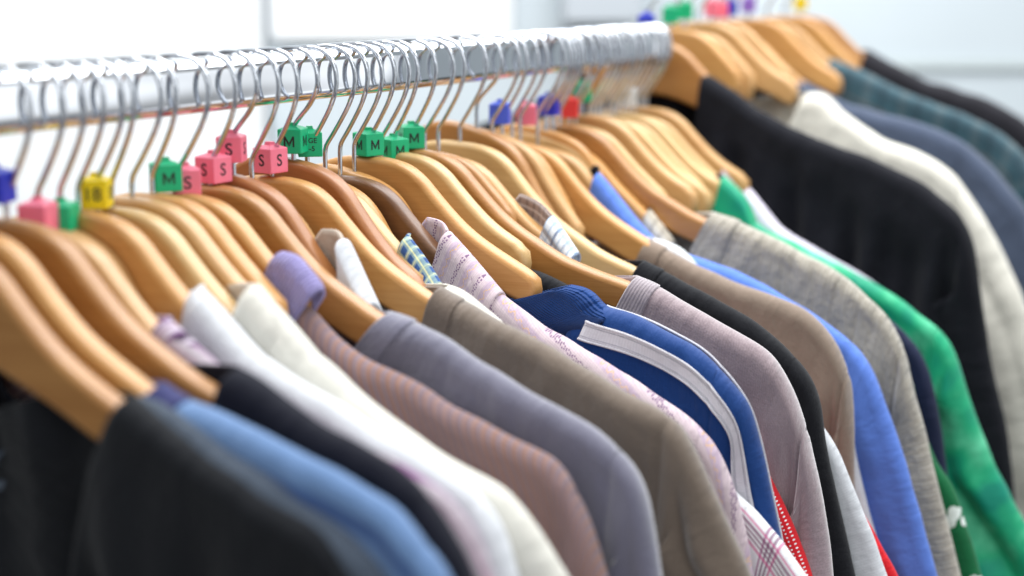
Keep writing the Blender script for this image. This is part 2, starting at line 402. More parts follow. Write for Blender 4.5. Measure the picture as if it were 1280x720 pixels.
COLLAR = {
  'purple_stripe': (-0.2286, [(74.2, -103.6), (80.6, -99.0), (96.9, -110.1)]),
  'white_shirt': (-0.2019, [(69.5, -92.7), (78.0, -89.4), (103.2, -110.4), (117.6, -120.4)]),
  'cream_shirt': (-0.1786, [(58.7, -97.7), (92.5, -90.9), (113.0, -107.2), (134.0, -124.3)]),
  'light_blue_shirt': (-0.1641, [(51.7, -88.5), (56.1, -86.3), (65.2, -97.6)]),
  'striped_shirt': (-0.1319, [(61.2, -87.3), (73.2, -82.7), (81.7, -84.1), (89.9, -91.4), (96.5, -97.5), (98.0, -101.7)]),
  'white_collar_shirt': (-0.083, [(55.5, -80.8), (76.6, -83.0), (85.4, -101.1), (95.8, -119.0)]),
  'yellow_plaid': (-0.0181, [(64.5, -94.9), (72.0, -92.7), (83.8, -106.6), (97.1, -123.5)]),
  'lilac_shirt': (0.0184, [(59.6, -87.8), (80.7, -93.5), (97.8, -109.3), (118.7, -127.9)]),
  'white_plaid': (0.1322, [(60.7, -87.1), (90.6, -99.0), (110.4, -123.4)]),
  'blue_shirt': (0.273, [(45.1, -83.7), (53.5, -88.0), (79.0, -114.5), (104.2, -138.1)]),
  'beige_plaid': (0.2962, [(78.1, -118.3), (86.2, -117.0), (106.9, -140.2)]),
  'green_jacket': (0.4125, [(85.0, -105.7), (99.2, -103.4), (117.4, -119.5), (127.9, -140.0)]),
  'lavender_shirt': (0.4568, [(71.9, -98.5), (83.0, -99.9), (107.1, -121.7), (134.1, -149.9)]),
  'jacket_rib': (0.0513, [(141.0, -124.5), (148.2, -126.3), (157.6, -127.3), (165.3, -131.4), (170.3, -136.3), (180.6, -139.1)]),
}
BACK = {
  'navy_blazer': (0.5075, [(59.1, -97.1), (77.0, -105.7), (119.2, -132.0), (156.3, -146.2), (206.6, -162.0), (255.6, -181.3), (283.3, -199.5), (301.3, -226.2), (313.2, -279.3), (324.5, -332.9), (343.3, -399.9), (359.4, -512.4)]),
  'cream_jacket': (0.6235, [(114.4, -119.7), (130.1, -120.5), (154.1, -139.6), (185.3, -158.1), (223.0, -169.3), (249.3, -184.4), (272.4, -209.8), (295.8, -244.4), (328.0, -307.2), (349.8, -371.1)]),
  'grey_blue_shirt': (0.7049, [(44.6, -100.4), (68.7, -110.1), (119.3, -131.9), (160.0, -141.9), (199.7, -151.7), (230.9, -161.6), (262.3, -182.7), (305.8, -229.2), (327.3, -276.9)]),
  'teal_plaid': (0.8087, [(74.9, -98.1), (101.3, -106.5), (136.1, -122.0), (170.3, -135.5), (211.8, -147.6), (248.9, -166.1), (281.9, -192.4), (304.5, -239.3)]),
  'charcoal_coat': (0.9145, [(81.6, -92.3), (103.8, -103.2), (140.5, -122.2), (184.6, -132.8), (219.3, -144.3), (258.4, -166.5), (280.9, -195.1)]),
}
WORLD = 1.0
WDIR = tuple(Vector((.25, .45, .85)).normalized())
WSTOPS = [(0.0, .10), (.35, .34), (.6, .72), (.85, .92)]
EXPO = 0.0
LAMPS = [
 ('ceiling_lamp', (.3, 1.15, 1.15), (.12, .05, -.15), 1.6, 1.2, 34, (.97, .99, 1.0)),
 ('wall_fill', (-.25, .2, 1.2), (-1.0, 1.25, -.1), 1.2, 1.2, 42, (.97, .99, 1.0)),  # unseen light added to brighten the back wall
 ('window_lamp', (1.5, -1.3, .9), (.1, .1, -.1), .7, 1.1, 6, (.96, .98, 1.0)),
]

# ------------------------------------------------------------------ wooden hangers
TOP = [(0, -55.5), (14, -55.8), (30, -59), (42, -66), (52, -75.5), (62, -85), (72, -93.5), (83, -101), (97, -108.5),
       (118, -118.5), (142, -125.5), (166, -131), (190, -138), (207, -145), (214, -150)]
BOT = [(214, -158), (207, -160), (190, -157), (170, -152.5), (150, -147), (130, -143), (115, -139), (97, -132), (79, -124),
       (56, -115.5), (35, -108), (18, -104), (0, -103)]
def wood_top(x):
    for (a, b), (c, d) in zip(TOP, TOP[1:]):
        if a <= x <= c:
            return b + (d - b) * (x - a) / (c - a)
    return -999.0

def bot_at(x):
    L = BOT[::-1]
    for (a, b), (c, d) in zip(L, L[1:]):
        if a <= x <= c:
            return b + (d - b) * (x - a) / (c - a)
    return BOT[0][1]

def hanger_mesh(name, thick, end):
    tp = [p for p in TOP if p[0] < end - 6]
    bt = [p for p in BOT if p[0] < end - 6]
    zt, zb = wood_top(end - 5), bot_at(end - 5)
    if zb > zt - 10: zb = zt - 10
    zt -= 1.5; zb += .5
    t = catmull([(x * .001, z * .001) for x, z in tp + [(end - 5, zt)]], .004)
    b = catmull([(x * .001, z * .001) for x, z in [(end - 5, zb)] + bt], .004)
    mid = [((end - 1.2) * .001, (zt - 3) * .001), (end * .001, (zt + zb) * .0005), ((end - 1.2) * .001, (zb + 2.5) * .001)]
    right = [tuple(p) for p in t] + mid + [tuple(p) for p in b]
    left = [(-x, z) for x, z in right[::-1]]
    loop = right[:-1] + left[:-1]
    # remove duplicates
    pts = []
    for p in loop:
        if not pts or (abs(p[0] - pts[-1][0]) + abs(p[1] - pts[-1][1])) > 1e-5:
            pts.append(p)
    bm = bmesh.new()
    f = bm.faces.new([bm.verts.new((x, -thick / 2, z)) for x, z in pts])
    ex = bmesh.ops.extrude_face_region(bm, geom=[f])
    vs = [v for v in ex['geom'] if isinstance(v, bmesh.types.BMVert)]
    bmesh.ops.translate(bm, verts=vs, vec=(0, thick, 0))
    bmesh.ops.recalc_face_normals(bm, faces=bm.faces)
    edges = [e for e in bm.edges if len(e.link_faces) == 2 and
             (len(e.link_faces[0].verts) > 8) != (len(e.link_faces[1].verts) > 8)]
    bmesh.ops.bevel(bm, geom=edges, offset=.0036, segments=4, profile=.5, affect='EDGES')
    me = bpy.data.meshes.new(name)
    for fc in bm.faces:
        fc.smooth = len(fc.verts) < 9
    bm.to_mesh(me); bm.free()
    return me
WOOD_ME = {e: hanger_mesh('wooden_arms', .0125, e) for e in (72, 88, 104, 128, 155, 214)}

def tube(path, rad, seg=10, cap=True):
    verts, faces = [], []
    n = len(path)
    prev = None
    for i, p in enumerate(path):
        a = path[max(0, i - 1)]; b = path[min(n - 1, i + 1)]
        d = (b - a).normalized()
        u = Vector((0, 1, 0)) if abs(d.y) < .9 else Vector((1, 0, 0))
        if prev is not None:
            u = prev
        u = (u - d * u.dot(d)).normalized(); prev = u
        w = d.cross(u)
        for k in range(seg):
            an = 2 * math.pi * k / seg
            verts.append(tuple(p + (u * math.cos(an) + w * math.sin(an)) * rad))
    for i in range(n - 1):
        for k in range(seg):
            a = i * seg + k; b = i * seg + (k + 1) % seg
            faces.append((a, b, b + seg, a + seg))
    if cap:
        faces.append(tuple(range(seg))[::-1])
        faces.append(tuple((n - 1) * seg + k for k in range(seg)))
    return verts, faces

HOOK = [(0, -84), (0, -60), (0, -48), (1.2, -43.5), (5, -38), (11, -29), (17, -19), (21, -9.5), (22.2, -1), (20.5, 7.5),
        (15, 14.2), (7.5, 16.9), (0, 17.1), (-8, 16.2), (-14.5, 12.2), (-18.6, 5), (-19.3, -3), (-17.5, -9)]
HOOK_SHORT = [(0, -84), (0, -60), (0, -40), (.3, -32), (2.5, -27.5), (8, -22), (15.5, -15), (20.5, -7.5)] + HOOK[8:]
def hook_mesh(pts):
    hp = [Vector((p.x, 0, p.y)) for p in catmull([(x * .001, z * .001) for x, z in pts], .0025)]
    hv, hf = tube(hp, .0015, 12)
    me = bpy.data.meshes.new('hook')
    me.from_pydata(hv, [], hf); me.update()
    me.polygons.foreach_set('use_smooth', [True] * len(me.polygons))
    me.materials.append(MAT['chrome_wire'])
    return me
HOOK_ME = {False: hook_mesh(HOOK), True: hook_mesh(HOOK_SHORT)}
for _m in WOOD_ME.values(): _m.materials.append(WOODS['honey'])

RAIL2 = Vector((-.0191, 0, .0708))
def hanger(y, tone, label, group, dz=0.0, base=Vector((0, 0, 0)), end=214, rz=None, tilt=0.0, thick=1.0):
    e = empty('wooden_hanger', (base.x, y, base.z), label, 'hanger', group,
              R(random.uniform(-.35, .35)) if rz is None else R(rz))
    w = bpy.data.objects.new('wooden_arms', WOOD_ME[end])
    q = Vector((0, 0, -.056)); q2 = Matrix.Rotation(R(tilt), 3, 'Y') @ q
    w.rotation_euler = (0, R(tilt), 0); w.location = Vector((0, 0, dz * .001)) + q - q2; w.scale = (1, thick, 1)
    link(w, e)
    w.material_slots[0].link = 'OBJECT'
    w.material_slots[0].material = WOODS[tone]
    h = bpy.data.objects.new('hook', HOOK_ME[dz >= 3])
    h.rotation_euler = (0, 0, R(random.uniform(-9, 9)))
    link(h, e)
    return e

# ------------------------------------------------------------------ garments
def off(t, dx, dz, L=.12):
    k = L * (1 - math.exp(-t / L))
    return dx * k, -(t - (1 - dz) * k)

def tvals(r, length, coarse):
    out = [r * (1 - math.cos(math.pi / 2 * k / 6)) for k in range(7)]
    t = r
    while t < length:
        t += .002 if t < .03 else (.004 if t < .09 else coarse)
        out.append(min(t, length))
    return out

class Cut:
    """the cut of one garment: ridge curve in its own plane, how cloth falls from it"""
    def __init__(self, ridge, d0, r, arm=None, seed=0, fold=.0030, neck_blend=.06, sfold=.0016, bulge=.0012, seam=.13, crease=.0015):
        self.crease = crease
        self.seam = seam
        P = [Vector((x * .001, z * .001)) for x, z in ridge]
        d = (P[-1] - P[-2]).normalized()
        while P[-1].y > -.56:
            d = (d * .75 + Vector((.10, -1)).normalized() * .25).normalized()
            P.append(P[-1] + d * .03)
        self.P = relax(catmull(P, .003), 3)
        self.S = [0.0]
        for a, b in zip(self.P, self.P[1:]):
            self.S.append(self.S[-1] + (b - a).length)
        n = len(self.P)
        self.T = []
        for i in range(n):
            a = self.P[max(0, i - 3)]; b = self.P[min(n - 1, i + 3)]
            self.T.append((b - a).normalized())
        ia = next((i for i in range(8, n) if self.T[i].y < -.62), n // 3)
        if arm is not None:
            ia = next(i for i in range(n) if self.P[i].x * 1000 >= arm)
        self.ia = ia; self.sa = self.S[ia]
        self.d0 = d0; self.r = r; self.fold = fold; self.sfold = sfold; self.nb = neck_blend; self.bulge = bulge
        rn = random.Random(seed)
        self.ph = [rn.uniform(0, 6.28) for _ in range(10)]
        self.wl = [rn.uniform(.045, .07), rn.uniform(.025, .036), rn.uniform(.030, .045)]
    def at(self, s):
        if s <= 0:
            return self.P[0] + self.T[0] * s, self.T[0]
        f = s / self.S[-1] * (len(self.S) - 1)
        i = min(int(f), len(self.S) - 2); f -= i
        return self.P[i].lerp(self.P[i + 1], f), self.T[i].lerp(self.T[i + 1], f)
    def point(self, s, t, front):
        """x, z of the cloth at arc length s, distance t from the ridge"""
        p, tg = self.at(s)
        k = smooth01(max(0, s) / self.nb)
        a = (self.d0[0] * (1 - k) - .10 * k, self.d0[1] * (1 - k) + k) if front else \
            (-.97 * (1 - k) - .10 * k, .06 * (1 - k) + k)
        ox, oz = off(t, *a, L=.12 if front else .12 + .25 * (1 - k))
        if s > self.sa:
            b = smooth01((s - self.sa) / .085)
            ox2, oz2 = tg.y * t, -tg.x * t
            ox, oz = ox * (1 - b) + ox2 * b, oz * (1 - b) + oz2 * b
        return max(0.0005, p.x + ox), p.y + oz
    def yoff(self, s, t, x, z):
        ph, wl = self.ph, self.wl
        g = smooth01((t - .012) / .10)
        a = self.fold * g
        y = a * (math.sin(6.28 * x / wl[0] + z * 9 + ph[0]) + .6 * math.sin(6.28 * x / wl[1] - z * 14 + ph[1])
                 + .5 * math.sin(z * 40 + x * 23 + ph[2]))
        y += self.crease * math.exp(-((s - self.sa + .010) / .0075) ** 2) * smooth01((t - .006) / .045)
        y -= self.crease * .6 * math.exp(-((s - self.sa - .014) / .009) ** 2) * smooth01((t - .006) / .045)
        nn = noise.noise(Vector((x * 26 + ph[0] * 9, z * 20, ph[1] * 7))) * .0034 + noise.noise(Vector((x * 62, z * 48 + ph[2] * 5, ph[3]))) * .0012
        y += nn * (.35 + .65 * smooth01(t / .03))
        y += .0008 * math.sin(s * 31 + ph[3]) + .0005 * math.sin(s * 83 + ph[4])
        if s > self.sa:
            q = smooth01((s - self.sa - .01) / .06) * smooth01((t - .004) / .02)
            y += self.sfold * q * (1 - 1.7 * abs(math.sin(3.14 * t / wl[2] + s * 6 + ph[5])) + .5 * math.sin(s * 60 + t * 90 + ph[6]))
        return y
    def ycap(self, s, t, grow=0.0, width=None):
        r = self.r + grow
        def cap(q):
            return math.sqrt(max(0.0, 1 - (1 - min(1.0, q / r)) ** 2))
        y = r * cap(t) + .015 * max(0, t - r) * (0 if width else 1)
        y *= 1 - self.seam * math.exp(-((s - self.sa) / .0026) ** 2)
        if s > self.sa and width is not None:
            y += self.bulge * smooth01((s - self.sa) / .03) * smooth01(t / .02)
            y *= cap(width - t)
        return y

def sheet(cut, s_list, t_list, width=None, grow=0.0, mirror=True, sides=(-1, 1), zlift=0.0):
    """rows over s, columns from the back hem over the ridge to the front hem"""
    cols = []
    if 1 in sides:
        cols += [(t, 1) for t in t_list[::-1]]
    if -1 in sides:
        cols += [(t, -1) for t in (t_list[1:] if 1 in sides else t_list)]
    verts, uvs, faces = [], [], []
    for s in s_list:
        for t, sd in cols:
            x, z = cut.point(s, t, sd < 0)
            y = sd * cut.ycap(s, t, grow, width) + cut.yoff(s, t, x, z)
            rip = .0013 * noise.noise(Vector((s * 45, cut.ph[9] * 10, 0))) + .0003 * math.sin(s * 140 + cut.ph[7]) + .0005 * math.sin(s * 57 + cut.ph[8])
            verts.append((x, y, z + zlift + rip + (grow if t < cut.r else 0) * (1 - t / cut.r if t < cut.r else 0)))
            uvs.append((s, t if sd < 0 else -t))
    n = len(cols)
    for i in range(len(s_list) - 1):
        for j in range(n - 1):
            a = i * n + j
            faces.append((a, a + 1, a + n + 1, a + n))
    if mirror:
        k = len(verts)
        verts += [(-x, y, z) for x, y, z in verts[:k]]
        uvs += [(-u, v) for u, v in uvs[:k]]
        faces += [tuple(i + k for i in f[::-1]) for f in faces[:]]
    return verts, faces, uvs

def solid(o, th):
    md = o.modifiers.new('cloth_thickness', 'SOLIDIFY')
    md.thickness = th; md.offset = -1.0
    return o

def frange(a, b, step):
    n = max(1, int((b - a) / step))
    return [a + (b - a) * k / n for k in range(n + 1)]

def garment(name, label, cat, y, ridge, mat, d0=(-.5, 1.0), r=.0082, rib=None, smat=None, base=Vector((0, 0, 0)),
            group=None, th=.0014, slw=.125, sleeve_len=None, **kw):
    cut = Cut(ridge, d0, r, **kw)
    e = empty(name, (base.x, y, base.z), label, cat, group)
    v, f, u = sheet(cut, frange(0, cut.sa + .002, .003), tvals(r, .46, .012))
    solid(mesh_obj('body', v, f, mat, e, u), th)
    s_end = cut.S[-1] if sleeve_len is None else min(cut.S[-1], cut.sa + sleeve_len)
    v, f, u = sheet(cut, frange(cut.sa - .001, s_end, .003), tvals(r, slw - r, .006) + [slw - r * (math.cos(math.pi / 2 * k / 4)) * .999 for k in range(1, 5)],
                    width=slw, mirror=False)
    sl = solid(mesh_obj('sleeve', v, f, smat or mat, e, u), th)
    other = sl.copy(); other.name = 'sleeve'
    link(other, e); other.scale = (-1, 1, 1)
    if rib:
        w, m = rib
        v, f, u = sheet(cut, frange(-.0025, w, .0012), tvals(r, .10, .012), grow=.0012, mirror=False)
        cb = solid(mesh_obj('collar', v, f, m, e, u), th + .0006)
        cb2 = cb.copy(); cb2.name = 'collar'
        link(cb2, e); cb2.scale = (-1, 1, 1)
    return e, cut

def collar(e, y0, pts, mat, d=(-.35, -1.0), front=.036, r=.0078, inner=None, name='collar', th=.0018, bend=None,
           front_end=None, split=0.0, splay=.05, band=True):
    """fold-over collar wrapped round the hanger: pts[0] is where its rim starts behind the hanger"""
    P = [(x * .001, z * .001) for x, z in pts]
    C = relax(catmull(P[1:], .0025), 1)
    d = Vector(d).normalized()
    bend = Vector(bend).normalized() if bend else d
    verts, uvs, faces = [], [], []
    ts = tvals(r, front, .004)
    cols = [(t, 1) for t in ts[::-1]] + [(t, -1) for t in ts[1:]]
    s = 0
    n_st = len(C)
    for i, p in enumerate(C):
        if i: s += (p - C[i - 1]).length
        di = d.lerp(bend, i / max(1, n_st - 1)).normalized()
        fi = i / max(1, n_st - 1)
        kl = 1.0 if front_end is None else 1 + (front_end / front - 1) * smooth01((fi - .35) / .65)
        op = smooth01((split - fi) / .25) if split else 0.0
        for t, sd in cols:
            q = p + di * (t * (kl if t > r else 1.0 if kl * front > r else kl))
            cap = math.sqrt(max(0, 1 - (1 - min(1, t / r)) ** 2))
            cap = cap * (1 - op) + op
            flare = splay * max(0, t - r)
            yy = sd * (r * cap + (flare if sd < 0 else 0)) + .0006 * math.sin(s * 90) + .0008 * math.sin(t * 110 + s * 40)
            verts.append((q.x, yy + y0, q.y))
            uvs.append((s, t * -sd))
    n = len(cols)
    for i in range(len(C) - 1):
        for j in range(n - 1):
            a = i * n + j
            faces.append((a, a + 1, a + n + 1, a + n))
    c = solid(mesh_obj(name, verts, faces, mat, e, uvs), th)
    if not band: return c
    # the band inside, from behind the hanger round to the fold
    a, b = Vector((P[0][0], 0, P[0][1])), Vector((P[1][0], 0, P[1][1]))
    rim = []
    for k in range(15):
        f = k / 14
        ang = math.pi / 2 * min(1, max(0, (f - .35) / .65))
        pt = a.lerp(b, f)
        pt.y = y0 + .0088 * math.cos(ang) + .0012
        pt.z += .0012 * math.sin(f * math.pi)
        rim.append(pt)
    back = [Vector((a.x - .05 * k / 6, y0 + .010, a.z - .06 * k / 6)) for k in range(6, 0, -1)]
    rim = back + rim
    verts, uvs, faces = [], [], []
    s = 0
    for i, p in enumerate(rim):
        if i: s += (p - rim[i - 1]).length
        for k in range(9):
            t = .03 * k / 8
            verts.append((p.x + d.x * t * .4, p.y, p.z - t)); uvs.append((s, t))
    for i in range(len(rim) - 1):
        for k in range(8):
            q = i * 9 + k
            faces.append((q, q + 1, q + 10, q + 9))
    solid(mesh_obj('collar_band', verts, faces, inner or mat, e, uvs), th).modifiers[0].offset = 1.0
    return c

# ------------------------------------------------------------------ camera, light, air
f_px = 1864.0
cam_d = bpy.data.cameras.new('camera')
cam_d.sensor_width = 36.0
cam_d.lens = 36.0 * f_px / 1280.0
cam_d.clip_start = .02; cam_d.clip_end = 50
cam_d.dof.use_dof = True
cam_d.dof.focus_distance = .925
cam_d.dof.aperture_fstop = 2.9
cam = bpy.data.objects.new('camera', cam_d)
Xc = Vector((0.863, 0.5052, 0)); Yc = Vector((-0.1037, 0.1772, 0.9787)); Zc = Vector((0.4945, -0.8446, 0.2053))
Mx = Matrix((( Xc.x, Yc.x, Zc.x, .5689), (Xc.y, Yc.y, Zc.y, -.7381), (Xc.z, Yc.z, Zc.z, .0597), (0, 0, 0, 1)))
cam.matrix_world = Mx
link(cam); scene.camera = cam

w = bpy.data.worlds.new('World'); scene.world = w; w.use_nodes = True
# the room's own diffuse light: bright towards the window side and ceiling, dim towards the shop behind the camera
wt = w.node_tree
tcw = wt.nodes.new('ShaderNodeTexCoord')
dp = wt.nodes.new('ShaderNodeVectorMath'); dp.operation = 'DOT_PRODUCT'
wt.links.new(tcw.outputs['Generated'], dp.inputs[0])
dp.inputs[1].default_value = WDIR
cr = wt.nodes.new('ShaderNodeValToRGB')
mr = wt.nodes.new('ShaderNodeMapRange')
mr.inputs['From Min'].default_value = -1; mr.inputs['From Max'].default_value = 1
wt.links.new(dp.outputs['Value'], mr.inputs['Value'])
wt.links.new(mr.outputs['Result'], cr.inputs[0])
els = cr.color_ramp.elements
while len(els) < len(WSTOPS): els.new(.5)
for el, (p_, c_) in zip(els, WSTOPS):
    el.position = p_; el.color = (c_ * .93, c_ * .97, c_, 1)
# random bright and dark patches, added so the chrome reflects more contrast
nzw = wt.nodes.new('ShaderNodeTexNoise'); nzw.inputs['Scale'].default_value = 2.6; nzw.inputs['Detail'].default_value = 2.0
wt.links.new(tcw.outputs['Generated'], nzw.inputs['Vector'])
pr = wt.nodes.new('ShaderNodeMapRange'); pr.interpolation_type = 'SMOOTHSTEP'
pr.inputs['From Min'].default_value = .40; pr.inputs['From Max'].default_value = .60
pr.inputs['To Min'].default_value = .30; pr.inputs['To Max'].default_value = 1.75
wt.links.new(nzw.outputs['Fac'], pr.inputs['Value'])
mulw = wt.nodes.new('ShaderNodeVectorMath'); mulw.operation = 'SCALE'
wt.links.new(cr.outputs[0], mulw.inputs[0]); wt.links.new(pr.outputs['Result'], mulw.inputs['Scale'])
wt.links.new(mulw.outputs[0], wt.nodes['Background'].inputs[0])
wt.nodes['Background'].inputs[1].default_value = WORLD

def area(name, loc, target, sx, sy, power, col=(1, 1, 1)):
    d = bpy.data.lights.new(name, 'AREA')
    d.shape = 'RECTANGLE'; d.size = sx; d.size_y = sy; d.energy = power; d.color = col
    o = bpy.data.objects.new(name, d)
    o.location = loc
    o.rotation_euler = (Vector(target) - Vector(loc)).to_track_quat('-Z', 'Y').to_euler()
    return link(o)
for a in LAMPS: area(*a)

scene.view_settings.view_transform = 'Standard'
scene.view_settings.look = 'None'
scene.view_settings.exposure = EXPO
scene.view_settings.gamma = 1.0
scene.cycles.use_denoising = True
scene.cycles.max_bounces = 8
scene.cycles.caustics_reflective = False
scene.cycles.caustics_refractive = False
scene.cycles.sample_clamp_indirect = 6.0

# ------------------------------------------------------------------ the pale wall behind
def box(name, lo, hi, mat, parent=None, bev=0.0):
    bm = bmesh.new()
    bmesh.ops.create_cube(bm, size=1.0)
    for v in bm.verts:
        v.co = Vector(((v.co.x + .5) * (hi[0] - lo[0]) + lo[0], (v.co.y + .5) * (hi[1] - lo[1]) + lo[1], (v.co.z + .5) * (hi[2] - lo[2]) + lo[2]))
    if bev:
        bmesh.ops.bevel(bm, geom=bm.edges[:], offset=bev, segments=3, profile=.5, affect='EDGES')
    me = bpy.data.meshes.new(name); bm.to_mesh(me); bm.free()
    me.materials.append(mat)
    return link(bpy.data.objects.new(name, me), parent)

def soft_paint(name, rgb, rough=.55):
    nt = NT(name)
    tc = nt.n('ShaderNodeTexCoord')
    nz = nt.noise(tc.outputs['Object'], 3.0, 3.0)
    nt.l(nt.ramp(nz, [(.3, lin([c - 5 for c in rgb])), (.7, lin(rgb))]), nt.b.inputs['Base Color'])
    nt.set(Roughness=rough)
    return nt.mat
wall_yaw = math.atan2(.505, .863)
WC = Vector((.5689, -.7381, 0)) + Vector((-.505, .863, 0)) * 2.5
def wall_part(o):
    o.location = (WC.x, WC.y, 0); o.rotation_euler = (0, 0, wall_yaw); return o
KA = .001316
def wa(u): return (u - 640) * KA
def wz(v): return .0597 - (v + 31) * .001342
wl = wall_part(box('wall', (-3.2, 0, -1.6), (3.2, .1, 2.2), soft_paint('pale_cool_wall_paint', (203, 212, 217))))
tag(wl, kind='structure')
p = wall_part(box('wall_panel', (wa(-420), -.03, wz(330)), (wa(331), -.004, wz(-420)), soft_paint('white_gloss_panel', (246, 248, 249), .3), bev=.004))
tag(p, 'wide white glossy panel filling the wall left of the thin grey post', 'wall panel')
p = wall_part(box('wall_board', (wa(340), -.018, wz(46)), (wa(640), -.004, wz(-420)), soft_paint('white_board_paint', (247, 248, 249), .3), bev=.003))
tag(p, 'white board on the wall ending just above the chrome rail, right of the thin grey post', 'board')
p = wall_part(box('wall_cabinet', (wa(700), -.16, wz(24)), (wa(792), -.004, wz(-420)), soft_paint('grey_cabinet_paint', (176, 182, 188)), bev=.006))
tag(p, 'grey cabinet on the wall above the far end of the near rail', 'cabinet')
tag(wall_part(box('wall_ledge', (wa(1085), -.008, wz(84)), (wa(1700), -.004, wz(71)), soft_paint('pale_ledge_paint', (196, 205, 206)), bev=.003)),
    'thin pale ledge along the wall behind the charcoal coat', 'ledge')
post = bpy.data.objects.new('wall_post', None)
post.location = (WC.x, WC.y, 0); post.rotation_euler = (0, 0, wall_yaw); link(post)
tag(post, 'thin grey metal post standing against the white wall at upper left', 'post')
v, f = tube([Vector((wa(335), -.045, -1.55)), Vector((wa(335), -.045, 1.6))], .0042, 14)
mesh_obj('post_tube', v, f, plain('grey_steel', (138, 142, 148), .4, .3), post)
for z in (-.9, .16, 1.2):
    box('bracket', (wa(335) - .009, -.045, z - .012), (wa(335) + .009, -.0035, z + .012), plain('bracket_steel', (120, 124, 130), .4, .6), post, .002)

# ------------------------------------------------------------------ rails
def rail(name, y0, y1, base, label, cap_near, cap_far):
    e = empty(name, (base.x, y0, base.z), label, 'clothes rail')
    a, h, cr = .0075, .015, .0068
    sec = []
    for cx, cz, st in ((a - cr, h - cr, 0), (-(a - cr), h - cr, 90), (-(a - cr), -(h - cr), 180), (a - cr, -(h - cr), 270)):
        for k in range(9):
            an = R(st + 90 * k / 8)
            sec.append((cx + cr * math.cos(an), cz + cr * math.sin(an)))
    verts, faces = [], []
    n = len(sec); NY = 60
    for i in range(NY + 1):
        y = (y1 - y0) * i / NY
        for x, z in sec: verts.append((x, y, z))
    for i in range(NY):
        for k in range(n):
            p, q = i * n + k, i * n + (k + 1) % n
            faces.append((p, q, q + n, p + n))
    mesh_obj('rail_tube', verts, faces, MAT['chrome_rail'], e)
    for on, yy, sg in ((cap_near, 0, -1), (cap_far, y1 - y0, 1)):
        if not on: continue
        bm = bmesh.new()
        vs, fs = [], []
        prof = [(1.0, -.012), (1.0, -.001), (1.22, 0), (1.28, .002), (1.28, .006), (1.2, .008), (.9, .0092), (.5, .0098)]
        for m, dy in prof:
            for x, z in sec:
                vs.append((x * m * (1.04), yy + sg * dy, z * (m if m < 1 else 1 + (m - 1) * .6) * 1.02))
        for i in range(len(prof) - 1):
            for k in range(n):
                p, q = i * n + k, i * n + (k + 1) % n
                fs.append((p, q, q + n, p + n) if sg > 0 else (p, p + n, q + n, q))
        fs.append(tuple(range((len(prof) - 1) * n, len(prof) * n)) if sg > 0 else tuple(range((len(prof) - 1) * n, len(prof) * n))[::-1])
        bm.free()
        mesh_obj('end_cap', vs, fs, MAT['chrome_rail'], e)
    return e
rail('clothes_rail', -.80, .478, Vector((0, 0, 0)), 'near chrome clothes rail crossing the picture, packed with wooden hangers', False, True)
rail('clothes_rail', .40, 1.06, RAIL2, 'far blurred chrome clothes rail above the dark blazer, beyond the end of the near one', True, True)

# ------------------------------------------------------------------ size markers
font_cache = {}
def letter_mesh(txt):
    if txt in font_cache: return font_cache[txt]
    if txt == 'M':
        W, H, k = .0033, .0032, .0011
        quads = [[(-W, -H), (-W + k, -H), (-W + k, H), (-W, H)], [(W - k, -H), (W, -H), (W, H), (W - k, H)],
                 [(-W + k, H), (-W + k, H - .0022), (-.0001, -H * .95), (-.0001, -H * .95 + .0024)],
                 [(W - k, H), (.0001, -H * .95 + .0024), (.0001, -H * .95), (W - k, H - .0022)]]
        vs = [(x, y, .0001) for q in quads for x, y in q]
        me = bpy.data.meshes.new('marker_text')
        me.from_pydata(vs, [], [tuple(range(4 * i, 4 * i + 4)) for i in range(4)]); me.update()
        bmm = bmesh.new(); bmm.from_mesh(me)
        for fc in bmm.faces:
            fc.normal_update()
            if fc.normal.z < 0: fc.normal_flip()
        bmm.to_mesh(me); bmm.free()
        me.materials.append(MAT['ink'])
        font_cache[txt] = me
        return me
    cu = bpy.data.curves.new('marker_text', 'FONT')
    cu.body = txt; cu.align_x = 'CENTER'; cu.align_y = 'CENTER'
    cu.size = .0098 if '\n' not in txt else .0043
    cu.offset = .00010 if '\n' not in txt else .00006
    cu.extrude = .0001
    cu.space_line = 1.15
    o = bpy.data.objects.new('marker_text', cu); COL.objects.link(o)
    dg = bpy.context.evaluated_depsgraph_get(); dg.update()
    me = bpy.data.meshes.new_from_object(o.evaluated_get(dg))
    bpy.data.objects.remove(o)
    me.materials.clear(); me.materials.append(MAT['ink'])
    font_cache[txt] = me
    return me

